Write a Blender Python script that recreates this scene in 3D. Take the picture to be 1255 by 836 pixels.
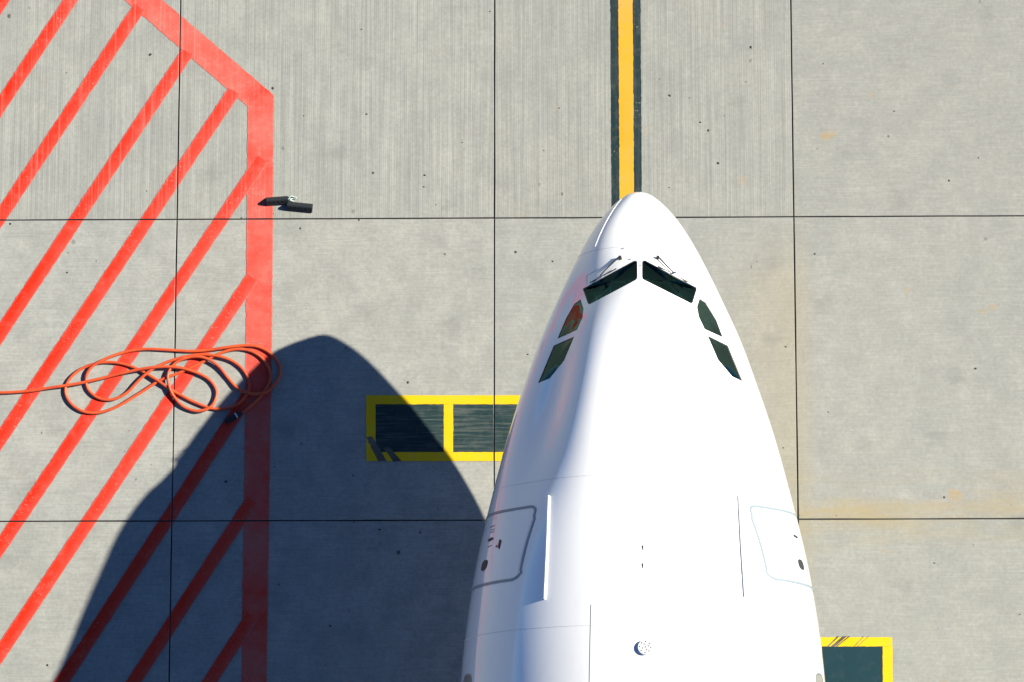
import bpy, bmesh, math, random
import numpy as np
from mathutils import Vector, Matrix
from mathutils.bvhtree import BVHTree
random.seed(7); rng = np.random.default_rng(7)
for o in list(bpy.data.objects): bpy.data.objects.remove(o)
scene = bpy.context.scene
COL = scene.collection

# ------------------------------------------------------------------ camera
F_PX, W_PX, H_PX = 4500.0, 1255.0, 836.0
RC = np.array([[9.99800930e-01, 3.61433390e-03, 1.96223599e-02],
               [4.36498577e-06, 9.83416324e-01, -1.81362440e-01],
               [-1.99524534e-02, 1.81326422e-01, 9.83220539e-01]])
CC = np.array([1.46618169, -12.92359932, 58.92276893])
cam = bpy.data.cameras.new('camera'); cam_ob = bpy.data.objects.new('camera', cam)
COL.objects.link(cam_ob)
cam.sensor_width = 36.0; cam.lens = F_PX / W_PX * 36.0
cam.clip_start = 0.5; cam.clip_end = 6000
m4 = Matrix.Identity(4)
for i in range(3):
    for j in range(3): m4[i][j] = RC[i, j]
    m4[i][3] = CC[i]
cam_ob.matrix_world = m4
scene.camera = cam_ob

# ------------------------------------------------------------------ sky, sun, exposure
SUN_AZ, SUN_EL = math.radians(74.7), math.radians(37.4)
world = bpy.data.worlds.new('World'); scene.world = world; world.use_nodes = True
wn = world.node_tree; wn.nodes.clear()
sky = wn.nodes.new('ShaderNodeTexSky'); sky.sky_type = 'NISHITA'; sky.sun_disc = False
sky.sun_elevation = SUN_EL; sky.sun_rotation = SUN_AZ
sky.altitude = 0; sky.air_density = 0.7; sky.dust_density = 0.0; sky.ozone_density = 10.0
bg = wn.nodes.new('ShaderNodeBackground'); bg.inputs['Strength'].default_value = 0.057
wo = wn.nodes.new('ShaderNodeOutputWorld')
wn.links.new(sky.outputs[0], bg.inputs[0]); wn.links.new(bg.outputs[0], wo.inputs[0])
sl = bpy.data.lights.new('sun', 'SUN'); sl.energy = 5.0; sl.angle = math.radians(0.5); sl.color = (1.0, 0.925, 0.77)
sun = bpy.data.objects.new('sun', sl); COL.objects.link(sun)
sd = Vector((math.sin(SUN_AZ) * math.cos(SUN_EL), math.cos(SUN_AZ) * math.cos(SUN_EL), math.sin(SUN_EL)))
sun.rotation_euler = sd.to_track_quat('Z', 'Y').to_euler(); sun.location = (30, 10, 40)
vs = scene.view_settings; vs.view_transform = 'Standard'; vs.look = 'None'; vs.gamma = 1.0
vs.use_curve_mapping = False; vs.exposure = 1.18

# ------------------------------------------------------------------ helpers
def px_ray(px):
    d = RC @ np.array([(px[0] - W_PX / 2) / F_PX, -(px[1] - H_PX / 2) / F_PX, -1.0])
    return d / np.linalg.norm(d)
def gnd(px, z=0.0):                      # the point of the ground seen at a pixel
    d = px_ray(px); t = (z - CC[2]) / d[2]
    return CC + t * d
def mesh_obj(name, verts, faces, mat, parent=None, smooth=False, mats=None):
    me = bpy.data.meshes.new(name)
    me.from_pydata([tuple(map(float, v)) for v in verts], [], [tuple(map(int, f)) for f in faces])
    me.update()
    for m in (mats or [mat]): me.materials.append(m)
    o = bpy.data.objects.new(name, me); COL.objects.link(o)
    if parent is not None: o.parent = parent
    if smooth:
        me.polygons.foreach_set('use_smooth', [True] * len(me.polygons))
    return o
def bm_obj(name, bm, mat, parent=None, smooth=False):
    me = bpy.data.meshes.new(name); bm.to_mesh(me); bm.free()
    me.materials.append(mat)
    if smooth: me.polygons.foreach_set('use_smooth', [True] * len(me.polygons))
    o = bpy.data.objects.new(name, me); COL.objects.link(o)
    if parent is not None: o.parent = parent
    return o
def tag(o, label, cat, group=None):
    o['label'] = label; o['category'] = cat
    if group: o['group'] = group
    return o
def empty(name, loc=(0, 0, 0)):
    o = bpy.data.objects.new(name, None); COL.objects.link(o); o.location = loc; o.empty_display_size = .3
    return o
def bm_box(bm, c, s, rot=None, bevel=0):
    r = bmesh.ops.create_cube(bm, size=1.0)
    bmesh.ops.scale(bm, vec=s, verts=r['verts'])
    if bevel:
        es = list({e for v in r['verts'] for e in v.link_edges})
        rr = bmesh.ops.bevel(bm, geom=es, offset=bevel, segments=2, affect='EDGES')
        vv = list({v for f in rr['faces'] for v in f.verts} | {v for v in r['verts'] if v.is_valid})
    else: vv = r['verts']
    if rot is not None: bmesh.ops.rotate(bm, cent=(0, 0, 0), matrix=rot, verts=vv)
    bmesh.ops.translate(bm, vec=c, verts=vv)
def tube_geo(pts, radii, seg=10, cap=True):
    pts = [Vector(p) for p in pts]; n = len(pts)
    if not hasattr(radii, '__len__'): radii = [radii] * n
    vs_, fs = [], []
    t0 = (pts[1] - pts[0]).normalized()
    u = t0.orthogonal().normalized()
    for i, p in enumerate(pts):
        t = (pts[min(i + 1, n - 1)] - pts[max(i - 1, 0)]).normalized()
        u = (u - t * u.dot(t)).normalized(); w = t.cross(u)
        for k in range(seg):
            a = 2 * math.pi * k / seg
            vs_.append(p + (u * math.cos(a) + w * math.sin(a)) * radii[i])
    for i in range(n - 1):
        for k in range(seg):
            k2 = (k + 1) % seg
            fs.append((i * seg + k, i * seg + k2, (i + 1) * seg + k2, (i + 1) * seg + k))
    if cap:
        fs.append(tuple(reversed(range(seg)))); fs.append(tuple((n - 1) * seg + k for k in range(seg)))
    return vs_, fs
def catmull(P, n=12):
    P = [np.array(p, float) for p in P]; out = []
    P = [2 * P[0] - P[1]] + P + [2 * P[-1] - P[-2]]
    for i in range(1, len(P) - 2):
        a, b, c, d = P[i - 1:i + 3]
        for k in range(n):
            t = k / n
            out.append(.5 * (2 * b + (c - a) * t + (2 * a - 5 * b + 4 * c - d) * t * t + (3 * b - a - 3 * c + d) * t ** 3))
    out.append(P[-2]); return out

# ------------------------------------------------------------------ materials
class NT:
    def __init__(s, name):
        s.m = bpy.data.materials.new(name); s.m.use_nodes = True
        s.t = s.m.node_tree; s.t.nodes.clear()
        s.out = s.t.nodes.new('ShaderNodeOutputMaterial')
    def n(s, typ, **kw):
        nd = s.t.nodes.new(typ)
        for k, v in kw.items():
            if k.startswith('_'): setattr(nd, k[1:], v)
            else:
                inp = nd.inputs[int(k[1:]) if k[0] == 'i' and k[1:].isdigit() else k.replace('__', ' ')]
                s.set(inp, v)
        return nd
    def set(s, inp, v):
        if hasattr(v, 'is_linked') or isinstance(v, bpy.types.NodeSocket): s.t.links.new(v, inp)
        elif isinstance(v, bpy.types.Node): s.t.links.new(v.outputs[0], inp)
        elif isinstance(v, (tuple, list)) and inp.type == 'RGBA' and len(v) == 3: inp.default_value = (*v, 1)
        else: inp.default_value = v
    def math(s, op, a, b=0.0, c=0.0, clamp=False):
        nd = s.t.nodes.new('ShaderNodeMath'); nd.operation = op; nd.use_clamp = clamp
        for i, v in enumerate((a, b, c)): s.set(nd.inputs[i], v)
        return nd.outputs[0]
    def mix(s, f, a, b, blend='MIX'):
        nd = s.t.nodes.new('ShaderNodeMix'); nd.data_type = 'RGBA'; nd.blend_type = blend
        s.set(nd.inputs[0], f); s.set(nd.inputs[6], a); s.set(nd.inputs[7], b)
        return nd.outputs[2]
    def pos(s, scale=(1, 1, 1), loc=(0, 0, 0), rot=(0, 0, 0)):
        g = s.t.nodes.new('ShaderNodeNewGeometry')
        mp = s.t.nodes.new('ShaderNodeMapping')
        mp.inputs['Scale'].default_value = scale; mp.inputs['Location'].default_value = loc; mp.inputs['Rotation'].default_value = rot
        s.t.links.new(g.outputs['Position'], mp.inputs[0]); return mp.outputs[0]
    def noise(s, vec, scale=1.0, detail=4, rough=.55):
        nd = s.t.nodes.new('ShaderNodeTexNoise')
        s.t.links.new(vec, nd.inputs['Vector'])
        nd.inputs['Scale'].default_value = scale; nd.inputs['Detail'].default_value = detail; nd.inputs['Roughness'].default_value = rough
        return nd.outputs['Fac']
    def ramp(s, f, a, b, va=0.0, vb=1.0):
        nd = s.t.nodes.new('ShaderNodeMapRange'); nd.clamp = True
        s.set(nd.inputs[0], f); s.set(nd.inputs[1], a); s.set(nd.inputs[2], b); s.set(nd.inputs[3], va); s.set(nd.inputs[4], vb)
        return nd.outputs[0]
    def bsdf(s, color, rough=.6, metal=0, spec=.5, coat=0, coat_rough=.05, normal=None):
        b = s.t.nodes.new('ShaderNodeBsdfPrincipled')
        s.set(b.inputs['Base Color'], color); s.set(b.inputs['Roughness'], rough); s.set(b.inputs['Metallic'], metal)
        s.set(b.inputs['Specular IOR Level'], spec); s.set(b.inputs['Coat Weight'], coat); s.set(b.inputs['Coat Roughness'], coat_rough)
        if normal is not None: s.set(b.inputs['Normal'], normal)
        return b.outputs[0]
    def bump(s, h, strength=.3, dist=.01):
        b = s.t.nodes.new('ShaderNodeBump'); b.inputs['Strength'].default_value = strength; b.inputs['Distance'].default_value = dist
        s.t.links.new(h, b.inputs['Height']); return b.outputs[0]
    def done(s, sh):
        s.t.links.new(sh, s.out.inputs[0]); return s.m
def plain(name, color, rough=.5, metal=0, spec=.5, coat=0):
    t = NT(name); n = t.noise(t.pos((3, 3, 3)), 4, 3)
    c = t.mix(t.ramp(n, .3, .7, .0, .14), color, (.02, .02, .02))
    return t.done(t.bsdf(c, rough, metal, spec, coat))

AGED = (.66, .68, .725)      # weathered grey concrete, albedo about 0.28
def groove_mask(t):
    """fine tined grooves running along Y: streaks of several widths"""
    a = t.noise(t.pos((26, .35, 1)), 1.0, 2, .6)
    b = t.noise(t.pos((9, .12, 1), (3, 1, 0)), 1.0, 2, .5)
    w = t.n('ShaderNodeTexWave', _wave_type='BANDS', _bands_direction='X', Vector=t.pos((1, .02, 1)), Scale=9.2, Distortion=1.6, Detail=2.0, Detail__Scale=1.3).outputs['Fac']
    return a, b, w
def concrete(name, kind):
    t = NT(name)
    info = t.t.nodes.new('ShaderNodeObjectInfo').outputs['Color']
    big = t.noise(t.pos((.35, .35, 1)), 1, 5, .6)
    mid = t.noise(t.pos((1.9, 1.5, 1), (4, 2, 0)), 1, 6, .65)
    fine = t.noise(t.pos((16, 16, 1)), 1, 6, .75)
    grain = t.noise(t.pos((75, 75, 1)), 1, 2, .7)
    base = t.mix(t.ramp(big, .3, .7), (.445, .435, .375), (.395, .40, .355))
    base = t.mix(1.0, base, info, 'MULTIPLY')
    base = t.mix(t.ramp(mid, .36, .64, 0, .60), base, (.30, .305, .275))
    base = t.mix(t.ramp(fine, .47, .70, 0, .46), base, (.24, .24, .21))
    base = t.mix(t.ramp(fine, .26, .47, .30, 0), base, (.58, .575, .52))
    base = t.mix(t.ramp(grain, .48, .75, 0, .42), base, (.20, .20, .18))
    blo = t.noise(t.pos((4.5, 3.6, 1), (8, 1, 0)), 1, 6, .7)
    base = t.mix(t.ramp(blo, .5, .72, 0, .40), base, (.28, .285, .26))
    base = t.mix(t.ramp(blo, .28, .46, .25, 0), base, (.55, .54, .48))
    h = t.math('MULTIPLY', fine, .3)
    if kind == 'tined':
        a, b, w = groove_mask(t)
        base = t.mix(t.ramp(a, .48, .70, 0, .58), base, (.25, .25, .225))
        base = t.mix(t.ramp(a, .28, .48, .28, 0), base, (.55, .55, .50))
        base = t.mix(t.ramp(b, .5, .75, 0, .30), base, (.31, .32, .29))
        base = t.mix(t.ramp(w, .6, 1.0, 0, .30), base, (.22, .22, .20))
        h = t.math('ADD', h, t.math('MULTIPLY', a, -.8))
    else:
        s1 = t.noise(t.pos((.7, 14, 1)), 1, 4, .65)
        s2 = t.noise(t.pos((9, .8, 1), (2, 5, 0)), 1, 3, .6)
        base = t.mix(t.ramp(s1, .5, .78, 0, .26), base, (.29, .285, .25))
        base = t.mix(t.ramp(s2, .55, .8, 0, .13), base, (.28, .28, .25))
        s3 = t.noise(t.pos((1.6, 42, 1), (1, 9, 0)), 1, 3, .6)
        base = t.mix(t.ramp(s3, .48, .72, 0, .34), base, (.27, .265, .235))
        base = t.mix(t.ramp(s3, .28, .46, .20, 0), base, (.55, .545, .49))
        h = t.math('ADD', h, t.math('MULTIPLY', s1, .4))
    # rust and oil stains that follow the weather, stronger on the starboard side of the stand
    g = t.t.nodes.new('ShaderNodeSeparateXYZ'); t.t.links.new(t.pos(), g.inputs[0])
    side = t.ramp(g.outputs[0], 3.4, 5.2)
    strip = t.math('MULTIPLY', t.ramp(g.outputs[0], 3.3, 4.75), t.ramp(g.outputs[0], 4.95, 5.25, 1, 0))
    joint = t.ramp(t.math('ABSOLUTE', t.math('ADD', g.outputs[1], 4.85)), .05, .75, 1, 0)
    rust = t.noise(t.pos((.5, 2.2, 1), (1.3, .4, 0)), 1, 5, .65)
    rm = t.math('MULTIPLY', t.ramp(rust, .40, .66), t.math('MULTIPLY', side, joint))
    rm = t.math('ADD', t.math('MULTIPLY', rm, .75), t.math('MULTIPLY', strip, t.math('MULTIPLY', t.ramp(g.outputs[1], .2, -1.2), .33)), clamp=True)
    base = t.mix(rm, base, (.41, .33, .17))
    blot = t.noise(t.pos((1.6, 2.3, 1), (7.7, 3.1, 0)), 1, 3, .5)
    base = t.mix(t.math('MULTIPLY', t.ramp(blot, .68, .76), t.math('ADD', t.math('MULTIPLY', side, .45), .12)), base, (.46, .30, .10))
    # chips and droppings
    vo = t.n('ShaderNodeTexVoronoi', _feature='F1', Vector=t.pos((2.6, 2.0, 1)), Scale=1.0, Randomness=1.0)
    sz = t.t.nodes.new('ShaderNodeSeparateColor'); t.t.links.new(vo.outputs['Color'], sz.inputs[0])
    wob = t.noise(t.pos((30, 22, 1)), 1, 3, .6)
    d = t.math('ADD', vo.outputs['Distance'], t.math('MULTIPLY', t.math('SUBTRACT', wob, .5), .09))
    rad = t.ramp(sz.outputs[0], .52, 1.0, -.02, .075)
    sp = t.ramp(t.math('SUBTRACT', d, rad), 0, .012, 1, 0)
    base = t.mix(t.math('MULTIPLY', sp, t.ramp(sz.outputs[1], 0, 1, .25, .85)), base, (.07, .075, .07))
    vo2 = t.n('ShaderNodeTexVoronoi', _feature='F1', Vector=t.pos((.9, 1.1, 1), (5, 5, 0)), Scale=1.0, Randomness=1.0)
    smd = t.math('ADD', vo2.outputs['Distance'], t.math('MULTIPLY', t.math('SUBTRACT', t.noise(t.pos((5, 9, 1)), 1, 5, .7), .5), .55))
    base = t.mix(t.ramp(smd, .03, .22, .42, 0), base, (.22, .225, .205))
    base = t.mix(1.0, base, AGED, 'MULTIPLY')
    nrm = t.bump(h, .35, .006)
    return t.done(t.bsdf(base, t.ramp(fine, .3, .8, .72, .95), 0, .3, normal=nrm))
M_TINED = concrete('tined concrete', 'tined')
M_BRUSH = concrete('brushed concrete', 'brushed')

def paint(name, color, dark, cover=(.78, .97), chips=.5, grad=None, uvgrad=0, streak=0, spec=.06, groove=.28, edge=.0, thin=.18):
    """worn road paint: the concrete shows through where the coat is thin"""
    t = NT(name)
    n1 = t.noise(t.pos((1.1, 1.0, 1)), 1, 4, .6)
    n2 = t.noise(t.pos((24, 24, 1)), 1, 5, .75)
    n3 = t.noise(t.pos((60, 60, 1)), 1, 2, .6)
    cov = t.ramp(n1, .32, .68, *cover)
    if grad:
        g = t.t.nodes.new('ShaderNodeSeparateXYZ'); t.t.links.new(t.pos(), g.inputs[0])
        cov = t.math('MULTIPLY', cov, t.ramp(g.outputs[0], *grad))
    if uvgrad:
        uv = t.t.nodes.new('ShaderNodeUVMap'); s = t.t.nodes.new('ShaderNodeSeparateXYZ'); t.t.links.new(uv.outputs[0], s.inputs[0])
        cov = t.math('SUBTRACT', cov, t.ramp(t.math('ADD', s.outputs[1], t.math('MULTIPLY', t.math('SUBTRACT', n1, .5), .5)), .45, 1.05, 0, uvgrad))
    # groove texture of the concrete upper row telegraphs through the coat
    g2 = t.t.nodes.new('ShaderNodeSeparateXYZ'); t.t.links.new(t.pos(), g2.inputs[0])
    up = t.ramp(g2.outputs[1], -.01, .01)
    gr = t.noise(t.pos((26, .35, 1)), 1, 2, .6)
    cov = t.math('SUBTRACT', cov, t.math('MULTIPLY', up, t.ramp(gr, .5, .75, 0, groove)))
    n4 = t.noise(t.pos((5.5, 5.5, 1), (2, 7, 0)), 1, 5, .7)
    cov = t.math('SUBTRACT', cov, t.ramp(n4, .5, .72, 0, thin))
    if edge:
        uv2 = t.t.nodes.new('ShaderNodeUVMap'); s2 = t.t.nodes.new('ShaderNodeSeparateXYZ'); t.t.links.new(uv2.outputs[0], s2.inputs[0])
        ed = t.math('MINIMUM', s2.outputs[1], t.math('SUBTRACT', 1.0, s2.outputs[1]))
        cov = t.math('SUBTRACT', cov, t.ramp(t.math('ADD', ed, t.math('MULTIPLY', t.math('SUBTRACT', n2, .5), .12)), 0, edge, .22, 0))
    patch = t.noise(t.pos((.8, .8, 1), (9, 2, 0)), 1, 3, .5)
    ch = t.math('MULTIPLY', t.ramp(n2, .60, .65), t.ramp(patch, .50, .58, 0, chips))
    cov = t.math('SUBTRACT', cov, ch, clamp=True)
    c = t.mix(t.ramp(n3, .4, .75, 0, .35), color, dark)
    c = t.mix(t.ramp(n1, .45, .75, 0, .35), c, dark)
    if streak:
        s1 = t.noise(t.pos((1.1, 30, 1)), 1, 4, .7) if streak == 'x' else t.noise(t.pos((45, 1.0, 1)), 1, 4, .7)
        cov = t.math('SUBTRACT', cov, t.ramp(s1, .48, .78, 0, .36 if streak == 'x' else .10), clamp=True)
    bare = t.mix(t.ramp(n2, .35, .7), (.47, .44, .36), (.34, .32, .26))
    bare = t.mix(1.0, bare, AGED, 'MULTIPLY')
    c = t.mix(cov, bare, c)
    return t.done(t.bsdf(c, .65, 0, spec, normal=t.bump(n2, .2, .004)))
RED, RED2 = (.56, .020, .005), (.50, .011, .004)
M_STRIPE = paint('red stripe paint', RED, RED2, (.95, 1.0), 1.0, (-7.6, -4.2, 1.0, .94), .12, edge=.09, thin=.12)
M_BORDER = paint('red border paint', RED, RED2, (.60, .90), .7, edge=.05, thin=.16)
M_YLINE = paint('yellow line paint', (.55, .29, .014), (.45, .20, .014), (.92, 1.0), .35, groove=.12, edge=.06, thin=.12)
M_BLACK = paint('black edge paint', (.006, .020, .026), (.012, .032, .038), (.96, 1.0), 1.0, streak='y', groove=.05, thin=.10)
M_YBOX = paint('yellow box paint', (.60, .40, .004), (.56, .32, .004), (.95, 1.0), .3, thin=.10)
M_DBOX_WORN = paint('worn dark green paint', (.010, .030, .034), (.007, .022, .027), (.95, 1.0), .1, streak='x', groove=0, thin=.08)
M_DBOX = paint('dark green paint', (.009, .033, .044), (.008, .028, .038), (.99, 1.0), .0, groove=0, thin=.03)
M_SCUFF = paint('tyre rubber scuff', (.02, .02, .015), (.03, .03, .02), (.55, .95), .9)

def airframe_white():
    t = NT('white airframe paint')
    n = t.noise(t.pos((.8, .3, 1.2)), 1, 4, .6)
    st = t.noise(t.pos((7, .5, 7)), 1, 4, .65)
    c = t.mix(t.ramp(n, .3, .7, 0, .5), (.78, .79, .795), (.74, .755, .765))
    c = t.mix(t.ramp(st, .55, .85, 0, .16), c, (.52, .53, .53))
    w = t.noise(t.pos((.9, .45, .9)), 1, 2, .4)
    wb = t.bump(w, .06, .05)
    r = t.ramp(st, .3, .75, .10, .20)
    return t.done(t.bsdf(c, r, 0, .5, .9, .05, normal=wb))
M_WHITE = airframe_white()
M_OUTLINE = plain('door outline grey', (.20, .25, .29), .35, 0, .4, .1)
M_SEAM = plain('seam dark', (.10, .12, .14), .5)
M_GASKET = plain('black gasket', (.006, .008, .010), .45)
M_RUBBER = plain('black rubber', (.012, .017, .022), .7, 0, .3)
M_STEEL = plain('dull metal', (.42, .43, .44), .35, .9)
M_DARK = plain('dark trim', (.015, .018, .022), .6)
M_COCK = plain('cockpit grey', (.035, .045, .055), .7)
M_SEAT = plain('seat cloth', (.05, .05, .06), .9)
M_REDM = plain('red placard', (.45, .012, .015), .5)
M_GREYW = plain('window shade grey', (.19, .19, .17), .35)
M_TEAL = plain('visor frame', (.30, .62, .58), .4)
def glass(name, tint, refl, amount):
    t = NT(name)
    fr = t.t.nodes.new('ShaderNodeFresnel'); fr.inputs[0].default_value = 1.55
    tr = t.n('ShaderNodeBsdfTransparent', Color=tint).outputs[0]
    gl = t.n('ShaderNodeBsdfGlossy', Color=refl, Roughness=.02).outputs[0]
    mx = t.t.nodes.new('ShaderNodeMixShader')
    t.set(mx.inputs[0], t.math('MULTIPLY', fr.outputs[0], amount, clamp=True)); t.t.links.new(tr, mx.inputs[1]); t.t.links.new(gl, mx.inputs[2])
    return t.done(mx.outputs[0])
M_GLASS = glass('windshield glass', (.12, .30, .30), (.35, .85, .85), .45)
M_GLASS2 = glass('side window glass', (.30, .62, .56), (.55, .95, .85), 1.1)
def cable_mat():
    t = NT('orange cable sheath')
    n = t.noise(t.pos((5, 5, 5)), 1, 4, .6); n2 = t.noise(t.pos((60, 60, 60)), 1, 3, .6)
    c = t.mix(t.ramp(n, .35, .7), (.56, .085, .022), (.42, .05, .018))
    c = t.mix(t.ramp(n2, .55, .8, 0, .3), c, (.25, .06, .03))
    return t.done(t.bsdf(c, .45, 0, .4))
M_CABLE = cable_mat()

# ------------------------------------------------------------------ ground and apron slabs
COLS = [-20.74, -15.57, -10.40, -5.224, 0.0, 4.911, 9.95, 14.95, 19.95]
ROWS = [-20.0, -15.0, -10.0, -5.0, 0.0, 5.0, 10.0, 15.0]
GAP = .009
x0, x1, y0, y1 = COLS[0], COLS[-1], ROWS[0], ROWS[-1]
B = 3000
gv = [(-B, -B, 0), (B, -B, 0), (B, B, 0), (-B, B, 0), (x0, y0, 0), (x1, y0, 0), (x1, y1, 0), (x0, y1, 0)]
g = mesh_obj('ground', gv, [(0, 1, 5, 4), (1, 2, 6, 5), (2, 3, 7, 6), (3, 0, 4, 7)], M_BRUSH); g['kind'] = 'structure'
apron = empty('concrete_apron'); apron['kind'] = 'structure'
t = NT('joint sealant'); M_SEAL = t.done(t.bsdf(t.mix(t.noise(t.pos((6, 6, 1)), 1, 4), (.012, .013, .012), (.03, .03, .026)), .8))
mesh_obj('joint_sealant', [(x0, y0, -.03), (x1, y0, -.03), (x1, y1, -.03), (x0, y1, -.03)], [(0, 1, 2, 3)], M_SEAL, apron)
for i in range(len(COLS) - 1):
    for j in range(len(ROWS) - 1):
        a0, a1 = COLS[i] + (GAP if i else 0), COLS[i + 1] - (GAP if i < len(COLS) - 2 else 0)
        b0, b1 = ROWS[j] + (GAP if j else 0), ROWS[j + 1] - (GAP if j < len(ROWS) - 2 else 0)
        e = .005
        # a slab with arrised edges and joint edges that are not ruler-straight
        def ring(inset, z):
            out = []
            for (p, q) in (((a0, b0), (a1, b0)), ((a1, b0), (a1, b1)), ((a1, b1), (a0, b1)), ((a0, b1), (a0, b0))):
                for k in range(8):
                    s = k / 8; out.append([p[0] + (q[0] - p[0]) * s, p[1] + (q[1] - p[1]) * s])
            out = np.array(out); c = np.array([(a0 + a1) / 2, (b0 + b1) / 2])
            out += np.sign(c - out) * np.where(np.abs(np.abs(out - c) - np.array([(a1 - a0) / 2, (b1 - b0) / 2])) < 1e-6, inset + .5 * jit[:, None], 0)
            return [(x, y, z) for x, y in out]
        jit = np.abs(rng.normal(0, .004, 32))
        R0, R1, R2 = ring(e, 0.0), ring(0, -.004), ring(0, -.20)
        V = R0 + R1 + R2; n = 32
        Fc = [tuple(range(n))]
        for r in (0, 1):
            for k in range(n):
                k2 = (k + 1) % n; Fc.append((r * n + k, (r + 1) * n + k, (r + 1) * n + k2, r * n + k2))
        tined = ROWS[j] >= 0 and COLS[i + 1] <= 5
        so = mesh_obj('slab', V, Fc, M_TINED if tined else M_BRUSH, apron)
        tone = [1, 1, 1.07, 1.06, .97, .90, .93, 1][i] * rng.uniform(.975, 1.025) * (1.0 if tined else 1.02)
        so.color = (tone, tone * rng.uniform(.99, 1.01), tone * rng.uniform(.97, 1.01), 1)

# ------------------------------------------------------------------ painted markings, cut at the slab joints
def clip(poly, axis, lim, keep_less):
    out = []
    for k in range(len(poly)):
        a, b = poly[k], poly[(k + 1) % len(poly)]
        ia = (a[axis] <= lim) if keep_less else (a[axis] >= lim); ib = (b[axis] <= lim) if keep_less else (b[axis] >= lim)
        if ia: out.append(a)
        if ia != ib:
            s = (lim - a[axis]) / (b[axis] - a[axis]); out.append((a[0] + s * (b[0] - a[0]), a[1] + s * (b[1] - a[1])))
    return out
def sheet(name, poly, z, mat, parent, rag=.006):
    """convex polygon of paint, ground metres, laid on the slabs"""
    poly = [tuple(p[:2]) for p in poly]
    P = np.array(poly); ax = P[1] - P[0]; L = np.linalg.norm(ax); ax = ax / L; nr = np.array([-ax[1], ax[0]])
    vv = (P - P[0]) @ nr; vmin, vmax = vv.min(), vv.max()
    V, Fs, UV = [], [], []
    for i in range(len(COLS) - 1):
        for j in range(len(ROWS) - 1):
            q = poly
            for axis, lim, less in ((0, COLS[i] + GAP + .004, False), (0, COLS[i + 1] - GAP - .004, True), (1, ROWS[j] + GAP + .004, False), (1, ROWS[j + 1] - GAP - .004, True)):
                q = clip(q, axis, lim, less)
                if len(q) < 3: break
            if len(q) < 3: continue
            # ragged brush edge: subdivide and nudge the outline
            qq = []
            for k in range(len(q)):
                a, b = np.array(q[k]), np.array(q[(k + 1) % len(q)]); d = np.linalg.norm(b - a)
                m = max(1, int(d / .05)); nn = np.array([-(b - a)[1], (b - a)[0]]) / max(d, 1e-9)
                on_joint = (abs(a[0] - b[0]) < 1e-6 and min(abs(a[0] - c) for c in COLS) < .03) or (abs(a[1] - b[1]) < 1e-6 and min(abs(a[1] - c) for c in ROWS) < .03)
                for s in range(m):
                    w = 0 if (s == 0 or on_joint) else rng.normal(0, rag * .6)
                    qq.append(a + (b - a) * s / m + nn * w)
            s0 = len(V); V += [(p[0], p[1], z) for p in qq]; Fs.append(tuple(range(s0, s0 + len(qq))))
            UV += [((p - P[0]) @ ax, ((p - P[0]) @ nr - vmin) / (vmax - vmin)) for p in qq]
    o = mesh_obj(name, V, Fs, mat, parent)
    bm = bmesh.new(); bm.from_mesh(o.data)
    bm.normal_update()
    for f in bm.faces:
        if f.normal.z < 0: f.normal_flip()
    bm.to_mesh(o.data); bm.free()
    uvl = o.data.uv_layers.new(name='UVMap')
    for lp in o.data.loops: uvl.data[lp.index].uv = UV[lp.vertex_index]
    return o
def sheet_px(name, pxs, z, mat, parent, rag=.006): return sheet(name, [gnd(p) for p in pxs], z, mat, parent, rag)

hatch = tag(empty('hatched_marking', gnd((320, 300))), 'red painted no-parking hatching with a thick angled border on the concrete', 'floor marking')
def child_sheet(*a, **k):
    o = sheet_px(*a, **k); par = o.parent
    o.matrix_parent_inverse = Matrix.Translation(-Vector(par.location)); return o
WST = 16.4 / 75.5
stripes = [((10, -10), (-70, 110)), ((108, -32), (-40, 191)), ((171, 9), (-40, 327)), ((230, 64), (-40, 470)), ((287, 112), (-40, 599)),
           ((321.5, 195), (-40, 730)), ((309, 340.5), (-40, 861)), ((305, 483), (20, 922)), ((309, 613), (80, 965)), ((309, 755), (180, 955))]
for a, b in stripes:
    A, Bp = gnd(a)[:2], gnd(b)[:2]; d = (Bp - A) / np.linalg.norm(Bp - A); nr = np.array([-d[1], d[0]]) * WST * .5 * 1.02
    o = sheet('stripe', [A - nr, Bp - nr, Bp + nr, A + nr], .0085, M_STRIPE, hatch)
    o.matrix_parent_inverse = Matrix.Translation(-Vector(hatch.location))
child_sheet('border', [(335.6, 116.5), (303.8, 131.2), (140, -10.5), (187, -10.5)], .0045, M_BORDER, hatch)
child_sheet('border', [(336, 117.5), (334, 350), (333.4, 420), (301.2, 420), (303.6, 130), (304.5, 113), (318, 103)], .0065, M_BORDER, hatch)
child_sheet('border', [(333.4, 420.5), (327, 836), (325.6, 930), (294.2, 930), (295.6, 836), (301.2, 420)], .004, M_BORDER, hatch)

lead = tag(empty('lead_in_line', gnd((768, 150))), 'orange-yellow lead-in line edged with black running under the aircraft nose', 'floor marking')
child_sheet('line', [(757.6, -30), (775.2, -30), (777.4, 300), (781, 900), (762, 900), (759.7, 300)], .008, M_YLINE, lead, rag=.004)
child_sheet('edge_band', [(747.9, -30), (759.2, -30), (761, 300), (764, 900), (752.5, 900), (750, 300)], .004, M_BLACK, lead, rag=.004)
child_sheet('edge_band', [(774, -30), (784.9, -30), (787.2, 300), (791, 900), (779, 900), (776, 300)], .004, M_BLACK, lead, rag=.004)

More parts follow.
